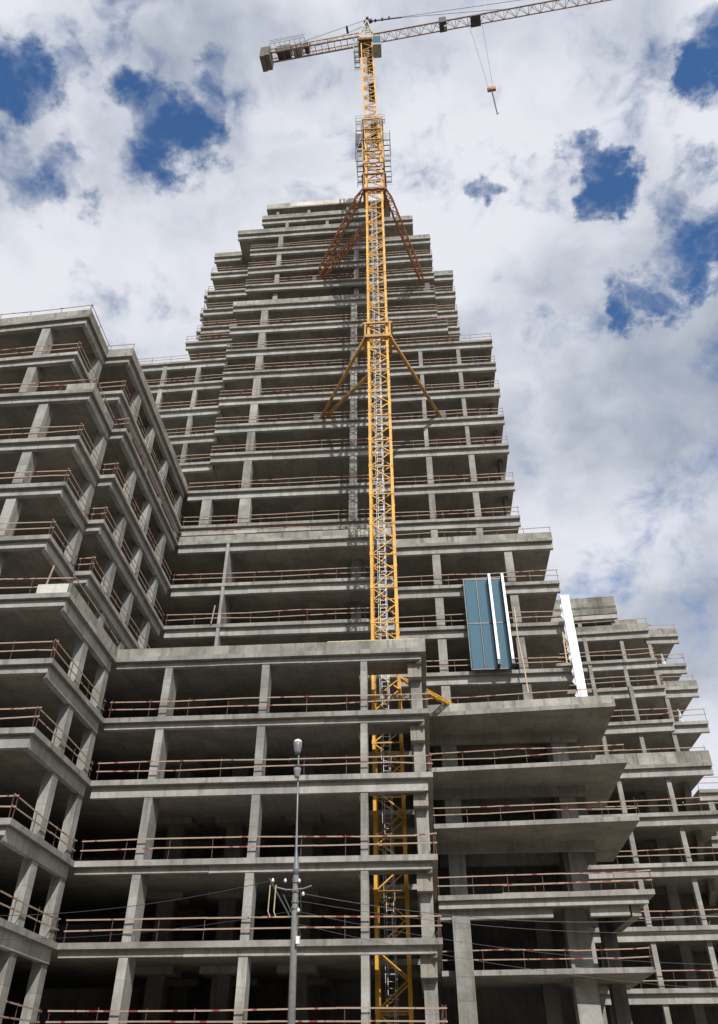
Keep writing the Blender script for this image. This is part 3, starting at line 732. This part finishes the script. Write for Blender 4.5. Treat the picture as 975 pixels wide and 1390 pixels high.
# jib: triangular lattice in 12 lengths
def jib_part(s0, s1, w, hgt, name, up=1):
    mb = MB(); n = max(2, round((s1 - s0) / 1.5)); ds = (s1 - s0) / n
    def bl(s): return J0 + jd * s - jn * (w / 2)
    def br(s): return J0 + jd * s + jn * (w / 2)
    def tp(s): return J0 + jd * s + Vector((0, 0, hgt))
    mb.bar(bl(s0), bl(s1), 0.14, 0.14, 1); mb.bar(br(s0), br(s1), 0.14, 0.14, 1); mb.bar(tp(s0), tp(s1), 0.15, 0.15, 0)
    for i in range(n):
        a = s0 + i * ds; b2 = a + ds; mid = (a + b2) / 2
        for e in (bl, br): mb.bar(e(a), tp(mid), 0.07); mb.bar(tp(mid), e(b2), 0.07)
        mb.bar(bl(a), br(a), 0.06, None, 1); mb.bar(bl(a), br(b2), 0.055, None, 1)
    return mb.build(name, [M['jib'], M['jibred']], C)
for i in range(9): jib_part(0.9 + i * 5.0, 0.9 + (i + 1) * 5.0, 1.25, 1.45, 'jib_section')
# counter-jib
def cj_part(s0, s1):
    mb = MB(); w = 1.3; n = 5; ds = (s1 - s0) / n
    def e(s, k, zq): return J0 + jd * s + jn * (w / 2 * k) + Vector((0, 0, zq))
    for k in (-1, 1):
        mb.bar(e(s0, k, 0), e(s1, k, 0), 0.18, 0.2, 1); mb.bar(e(s0, k, 1.15), e(s1, k, 1.15), 0.12, 0.14, 2)
        for i in range(n + 1): mb.bar(e(s0 + i * ds, k, 0), e(s0 + i * ds, k, 1.15), 0.06)
        for i in range(n): mb.bar(e(s0 + i * ds, k, 0), e(s0 + (i + 1) * ds, k, 1.15), 0.055)
    for i in range(n + 1): mb.bar(e(s0 + i * ds, -1, 0), e(s0 + i * ds, 1, 0), 0.08, None, 1)
    return mb.build('counter_jib_section', [M['jib'], M['jibred'], M['ochre']], C)
for i in range(3): cj_part(-0.9 - i * 4.6, -0.9 - (i + 1) * 4.6)
def jb(s0, s1, w0, w1, z0, z1, name, m):
    a, b = J0 + jd * s0, J0 + jd * s1; mb = MB()
    p = [a + jn * w0, b + jn * w0, b + jn * w1, a + jn * w1]
    mb.hexa([q + Vector((0, 0, z0)) for q in p] + [q + Vector((0, 0, z1)) for q in p]); return mb.build(name, M[m], C)
jb(-15.2, -14.5, -1.1, 1.1, -1.6, 1.3, 'counterweight', 'ballast'); jb(-14.45, -13.8, -1.1, 1.1, -1.4, 1.3, 'counterweight', 'ballast')
jb(-12.9, -11.0, -.7, .7, .2, 1.7, 'hoist_winch', 'dark'); jb(-10.6, -9.4, -.5, .6, .2, 1.5, 'switch_cabinet', 'grey'); jb(-8.9, -8.3, -.5, .5, .2, 1.9, 'switch_cabinet', 'dark')
mb = MB(); A = J0 + jd * -13.6 + jn * -1.9; B = J0 + jd * -8.6 + jn * -1.9
for hz in (-.1, .5, 1.0): mb.bar(A + Vector((0, 0, hz)), B + Vector((0, 0, hz)), 0.05)
for i in range(8): 
    q = A.lerp(B, i / 7); mb.bar(q + Vector((0, 0, -.1)), q + Vector((0, 0, 1.0)), 0.05); mb.bar(q, q + jn * 1.3, 0.05)
mb.build('walkway', M['grey'], C)
mb = MB(); A = J0 + jd * -13.4 + jn * .2; B = J0 + jd * -8.2 + jn * .2
mb.bar(A + Vector((0, 0, 2.3)), B + Vector((0, 0, 2.3)), 0.9, 0.1)
for q in (A, B, A.lerp(B, .5)): mb.bar(q, q + Vector((0, 0, 2.3)), 0.08)
mb.build('winch_canopy', M['ochre'], C)
def tie(a, b, r=0.035):
    mb = MB(); mb.tube([a, b], r, 6); return mb.build('tie_bar', M['rope'], C)
for s_ in (-.35, .35):
    tie(AP + jn * s_, J0 + jd * -10.5 + jn * s_ * 2 + Vector((0, 0, 1.1)))
tie(AP + jd * 5 + Vector((0, 0, -.5)), J0 + jd * 42 + Vector((0, 0, 1.6))); tie(AP + jd * 5 + Vector((0, 0, -.7)), J0 + jd * 20 + Vector((0, 0, 1.6)))
mb = MB(); q = AP.lerp(J0 + jd * -10.5 + Vector((0, 0, 1.1)), .28); mb.bar(q + jn * -.5, q + jn * .5, 0.3); mb.build('tie_spreader', M['dark'], C)
# service box under the jib, trolley, hook
jb(10.3, 11.3, -.7, .7, -.35, 1.2, 'jib_winch', 'dark'); jb(10.9, 11.3, -.3, .3, -1.0, -.35, 'jib_winch', 'grey')
jb(14.6, 16.0, -.75, .75, -.45, -.12, 'trolley', 'dark'); jb(14.7, 15.3, -.5, .5, -.12, .5, 'trolley', 'grey')
ts = 15.4; HP = J0 + jd * ts
hz = 97.9
for dx in (-.55, .35):
    mb = MB(); mb.tube([HP + jd * (dx * 2.0) + Vector((0, 0, -.4)), Vector((HP.x + dx * .6, HP.y, hz + .3))], 0.022, 5); mb.build('hoist_rope', M['rope'], C)
mb = MB(); c = Vector((HP.x, HP.y, hz)); mb.bar(c + jd * -.5, c + jd * .5, 0.35, 0.42); mb.tube([c + Vector((-.25, -.2, 0.2)), c + Vector((-.25, .2, 0.2))], 0.28, 12); mb.tube([c + Vector((.25, -.2, 0.2)), c + Vector((.25, .2, 0.2))], 0.28, 12)
hb = mb.build('hook_block', M['orange'], C)
mb = MB(); mb.tube([c + Vector((0, 0, -.2)), c + Vector((.03, 0, -5.6))], [0.09, 0.07], 8); mb.tube([c + Vector((.03, 0, -5.6)), c + Vector((.2, 0, -5.9)), c + Vector((.05, 0, -6.1)), c + Vector((-.12, 0, -5.95))], 0.05, 6)
mb.build('hook', M['dark'], hb)

# ------------------------------------------------------------------ facade mock-up and cladding strip
GY = 55.55
F = thing('glass_facade_panel', 'blue glass facade panels with two white fins hung on the open concrete floors', 'facade panel')
for (xa, xb) in ((4.42, 5.28), (5.42, 6.30), (6.42, 6.98 + .35)):
    for (za, zb) in ((25.75, 29.42), (29.50, 33.35)):
        mb = MB(); mb.box(xa, GY, za, xb, GY + 0.05, zb); mb.build('pane', M['glass'], F)
for xm in (4.34, 5.35, 6.36, 7.40):
    mb = MB(); mb.box(xm - .04, GY - 0.07, 25.6, xm + .04, GY + 0.12, 33.45); mb.build('mullion', M['alu'], F)
for zt in (25.66, 29.46, 33.40):
    mb = MB(); mb.box(4.40, GY - 0.03, zt - .06, 7.34, GY + 0.1, zt + .06); mb.build('transom', M['alu'], F)
for xm in (6.36, 7.40):
    mb = MB(); mb.box(xm - .11, GY - 0.62, 25.75, xm + .10, GY - 0.071, 33.45); fn = mb.build('fin', M['alu'], F)
    mb = MB(); mb.box(xm - .10, GY - 0.68, 26.1, xm + .09, GY - 0.622, 33.5); mb.build('fin_cap', M['white'], fn)
V = thing('cladding_strip', 'tall white cladding strip leaning at the right corner of the annex roof', 'cladding')
z0, z1 = 22.9, 31.45; n = 7
for i in range(n):
    a, b = i / n, (i + 1) / n; mb = MB()
    mb.box(11.72, 55.15, z0 + (z1 - z0) * a + .004, 12.36, 55.32, z0 + (z1 - z0) * b - .004); mb.build('cladding_sheet', M['white'], V)
mb = MB(); ed = []
for i in range(24):
    zq = z0 + (z1 - z0 - .3) * i / 23; ed.append((11.70 - max(0.02, .22 * math.sin(i * 1.9) * math.sin(i * .63) + random.uniform(.0, .12)), zq))
for i in range(23):
    (xa, za), (xb, zb) = ed[i], ed[i + 1]
    mb.hexa([(xa, 55.2 + .05 * (i % 3), za), (11.718, 55.22, za), (11.718, 55.28, za), (xa, 55.26 + .05 * (i % 3), za), (xb, 55.2 + .05 * ((i + 1) % 3), zb), (11.718, 55.22, zb), (11.718, 55.28, zb), (xb, 55.26 + .05 * ((i + 1) % 3), zb)])
mb.build('torn_film', M['film'], V)
mb = MB(); mb.bar((11.35, 55.4, 25.8), (11.45, 55.4, 28.4), 0.08); mb.bar((11.62, 55.4, 25.9), (11.6, 55.4, 28.4), 0.08)
for i in range(5): mb.bar((11.36, 55.38, 26.1 + i * .5), (11.62, 55.38, 26.15 + i * .5), 0.07)
ld = mb.build('timber_ladder', M['timber']); tag(ld, 'short timber ladder leaning beside the white cladding strip', 'ladder')
mb = MB(); pts = [(8.05, 55.3, 30.6), (8.0, 55.2, 28.0), (8.15, 55.25, 25.9), (8.2, 55.2, 23.5)]; mb.tube(pts, 0.05, 6)
tag(mb.build('hanging_hose', M['timber']), 'thin pale hose hanging down past the slabs right of the glass panels', 'hose')
# bundles of film standing on the right-hand terraces
for i, (x, y, zq, lab) in enumerate(((22.6, 67.7, Z[7] + SL, 'white film bundle on the terrace just above the long concrete parapet, far right wing'), (24.0, 72.6, Z[9] + SL, 'white film bundle behind the rail of the second highest right terrace'), (22.3, 66.5, Z[6] + SL + .05, 'white film bundle standing on the long concrete parapet terrace, far right wing'))):
    mb = MB(); r = [.24, .20, .15, .09, .03]; mb.tube([(x + random.uniform(-.04, .04), y + random.uniform(-.04, .04), zq + h * 1.25) for h in (0, .25, .5, .8, 1)], r, 7)
    tag(mb.build('film_bundle', M['film']), lab, 'bundle', 'film bundles on the terraces')
for i, (a, b, lab) in enumerate((((-19.9, 36.15, Z[6] + SL), (-19.6, 36.0, Z[6] + SL + 1.75), 'red and white pole leaning at the lower left parapet corner'), ((-15.55, 54.2, Z[8] + SL), (-15.4, 54.2, Z[8] + SL + 1.6), 'pale plank standing upright on a tower floor left of the thin wall'))):
    mb = MB(); mb.bar(a, b, 0.09, 0.06); tag(mb.build('leaning_pole', M['rail']), lab, 'pole')

# ------------------------------------------------------------------ street lamp with overhead wires
PX, PY = -3.55, 24.0
Lp = thing('street_lamp', 'grey street lamp pole with two lamp heads and a cross-arm of insulators', 'street lamp', None, (0, 0, 0))
mb = MB(); mb.tube([(PX + .10, PY, -1.6), (PX + .03, PY, 3.0), (PX, PY, 5.15)], [0.115, 0.090, 0.076], 14); mb.build('pole_base', M['pole'], Lp, True)
mb = MB(); mb.tube([(PX, PY, 5.13), (PX, PY, 5.3), (PX - .02, PY, 5.75), (PX - .04, PY, 6.6), (PX - .08, PY, 8.5)], [0.09, 0.082, 0.035, 0.026, 0.022], 12); mb.build('pole_top', M['polesteel'], Lp, True)
def head(x, y, z, r, h, sink, name):
    mb = MB(); mb.tube([(x, y, z), (x, y, z + h * .15), (x, y, z + h * .6), (x, y, z + h * .72)], [r * .55, r * .75, r, r * .98], 16)
    o = mb.build(name, M['grey'] if sink else M['polesteel'], Lp, True)
    mb = MB(); mb.tube([(x, y, z + h * .72), (x, y, z + h * .9), (x, y, z + h)], [r * 1.02, r * .85, r * .3], 16); mb.build('lamp_cap', M['lens'] if not sink else M['dark'], o, True)
head(PX - .12, PY - .02, 8.5, 0.135, 0.46, False, 'lamp_head'); head(PX - .08, PY - .12, 7.75, 0.11, 0.40, True, 'lamp_head')
mb = MB(); mb.tube([(PX, PY - .13, 4.72), (PX - .25, PY - .13, 4.73), (PX - .5, PY - .13, 4.79)], 0.02, 6); mb.tube([(PX, PY - .13, 4.72), (PX + .25, PY - .13, 4.75), (PX + .47, PY - .13, 4.82)], 0.02, 6)
ca = mb.build('cross_arm', M['polesteel'], Lp)
for (x, zq) in ((-.62, 4.97), (.12, 4.95), (-.27, 4.96), (.24, 4.62), (.13, 4.22)):
    mb = MB(); mb.tube([(PX + x, PY - .13, zq - .05), (PX + x, PY - .13, zq), (PX + x, PY - .13, zq + .05)], [.03, .042, .02], 10); mb.build('insulator', M['porcelain'], ca, True)
mb = MB(); mb.bar((PX - .72, PY - .15, 5.02), (PX - .08, PY - .1, 4.05), 0.045, 0.04); mb.bar((PX - .3, PY - .15, 4.6), (PX - .05, PY - .1, 4.15), 0.03)
mb.build('brace_arm', M['dark'], Lp)
for x in (-.68, -.52):
    mb = MB(); mb.tube([(PX + x, PY - .15, 4.85), (PX + x - .02, PY - .15, 4.2), (PX + x + .05, PY - .15, 4.05)], 0.015, 5); mb.build('drop_cable', M['timber'], Lp)
mb = MB(); mb.tube([(PX + .15, PY - .12, 4.8), (PX + .2, PY - .12, 4.2), (PX + .12, PY - .12, 3.9), (PX + .22, PY - .12, 3.6), (PX + .16, PY - .12, 3.4)], 0.01, 5); mb.build('drop_cable', M['cable'], Lp)
mb = MB(); mb.box(PX + .1, PY - .2, 3.42, PX + .2, PY - .1, 3.6); mb.build('junction_box', M['porcelain'], Lp)
for zc in (4.95, 4.45, 4.3, 5.0): 
    mb = MB(); mb.tube([(PX + .01, PY, zc - .03), (PX + .01, PY, zc + .03)], 0.105, 14); mb.build('pole_clamp', M['polesteel'], Lp)
def onY(x, y, Y):
    d = ray(x, y); return d * (Y / d.y)
WG = 'overhead wires from the lamp pole'
def wire(a, b, sag, r, lab):
    a = Vector(a); b = Vector(b); mb = MB(); pts = []
    for i in range(15):
        t = i / 14; p = a.lerp(b, t); p.z -= sag * 4 * t * (1 - t); pts.append(p)
    mb.tube(pts, r, 5); tag(mb.build('overhead_wire', M['cable'] if 'dark' in lab else M['rope']), lab, 'wire', WG)
wire((PX + .24, PY - .13, 4.62), onY(1010, 1236, 30), 0.5, 0.009, 'thin grey wire from the lamp pole to the right, uppermost of the four')
wire((PX + .12, PY - .13, 4.45), onY(1010, 1262, 29), 0.35, 0.006, 'thin grey wire from the lamp pole to the right, second from the top')
wire((PX + .1, PY - .1, 4.2), onY(1010, 1310, 28), 0.3, 0.005, 'thin grey wire from the lamp pole to the right, third from the top')
wire((PX + .1, PY - .1, 3.9), onY(1010, 1345, 27), 0.25, 0.005, 'thin grey wire from the lamp pole to the right, lowest of the four')
wire((PX - .62, PY - .13, 4.97), onY(-40, 1243, 26), 0.25, 0.009, 'dark wire from the lamp pole to the left, upper of the two')
wire((PX - .1, PY - .1, 4.2), onY(-40, 1275, 25), 0.2, 0.006, 'dark wire from the lamp pole to the left, lower of the two')

# ------------------------------------------------------------------ ground
def sheet(name, x0, y0, x1, y1, z, m, kind='structure'):
    mb = MB(); mb.add([(x0, y0, z), (x1, y0, z), (x1, y1, z), (x0, y1, z)], [(0, 1, 2, 3)]); o = mb.build(name, M[m]); o['kind'] = kind; return o
sheet('ground', -3000, -3000, 3000, 3000, -1.62, 'soil')
sheet('road', -400, 2.5, 400, 20.0, -1.612, 'asphalt')
mb = MB(); mb.box(-400, 20.0, -1.70, 400, 20.25, -1.49); o = mb.build('kerb', M['paving']); o['kind'] = 'structure'
mb = MB(); mb.box(-400, 20.254, -1.70, 400, 29.0, -1.50); o = mb.build('pavement', M['paving']); o['kind'] = 'structure'
mb = MB(); mb.box(-400, -6.0, -1.75, 400, 2.3, -1.60); o = mb.build('pavement', M['paving']); o['kind'] = 'structure'
mb = MB(); mb.box(-400, 2.304, -1.75, 400, 2.5, -1.59); o = mb.build('kerb', M['paving']); o['kind'] = 'structure'
mb = MB()
for i in range(-40, 40): mb.add([(i * 8, 11.1, -1.606), (i * 8 + 3, 11.1, -1.606), (i * 8 + 3, 11.25, -1.606), (i * 8, 11.25, -1.606)], [(0, 1, 2, 3)])
o = mb.build('lane_marking', M['roadpaint']); o['kind'] = 'structure'

# ------------------------------------------------------------------ unseen apartment blocks added behind the camera to cut low sky light
M['plaster'] = plain('ochre_plaster', (0.24, 0.20, 0.15), 0.9, 0.0, 0.2, 0.5)
M['roof'] = plain('roof_sheet', (0.12, 0.10, 0.09), 0.7)
win_me = None
for i, (xa, xb, hh, lab) in enumerate(((-96, -52, 20.5, 'ochre apartment block added unseen to cut low sky light, far left of the photographer'), (-50, -6, 24, 'ochre apartment block added unseen to cut low sky light, left behind the photographer'), (-4, 46, 22.5, 'ochre apartment block added unseen to cut low sky light, right behind the photographer'), (50, 96, 24, 'ochre apartment block added unseen to cut low sky light, far right of the photographer'))):
    ap = thing('sky_light_blocker', lab, 'building', 'apartment blocks added to cut sky light')
    mb = MB(); mb.box(xa, -26, -1.7, xb, -13.0, hh); mb.build('facade_wall', M['plaster'], ap)
    mb = MB(); mb.hexa([(xa - .4, -26.4, hh + .003), (xb + .4, -26.4, hh + .003), (xb + .4, -12.6, hh + .003), (xa - .4, -12.6, hh + .003), (xa + 2, -21, hh + 2.2), (xb - 2, -21, hh + 2.2), (xb - 2, -18, hh + 2.2), (xa + 2, -18, hh + 2.2)]); mb.build('roof', M['roof'], ap)
    nx = int((xb - xa) / 4.4)
    for k in range(6):
        for j in range(nx):
            x = xa + (j + .5) * (xb - xa) / nx; zq = 0.0 + k * 3.35
            if win_me is None:
                mb = MB(); mb.box(-.75, 0, 0, .75, .06, 1.6, 0); mb.box(-.68, .061, .08, -.04, .075, 1.52, 1); mb.box(.04, .061, .08, .68, .075, 1.52, 1); mb.box(-.85, 0.0, -.1, .85, .16, -.003, 0)
                o = mb.build('window', [M['white'], M['glass']], ap); win_me = o.data
            else:
                o = bpy.data.objects.new('window', win_me); COL.objects.link(o); o.parent = ap
            o.location = (x, -13.02, zq)
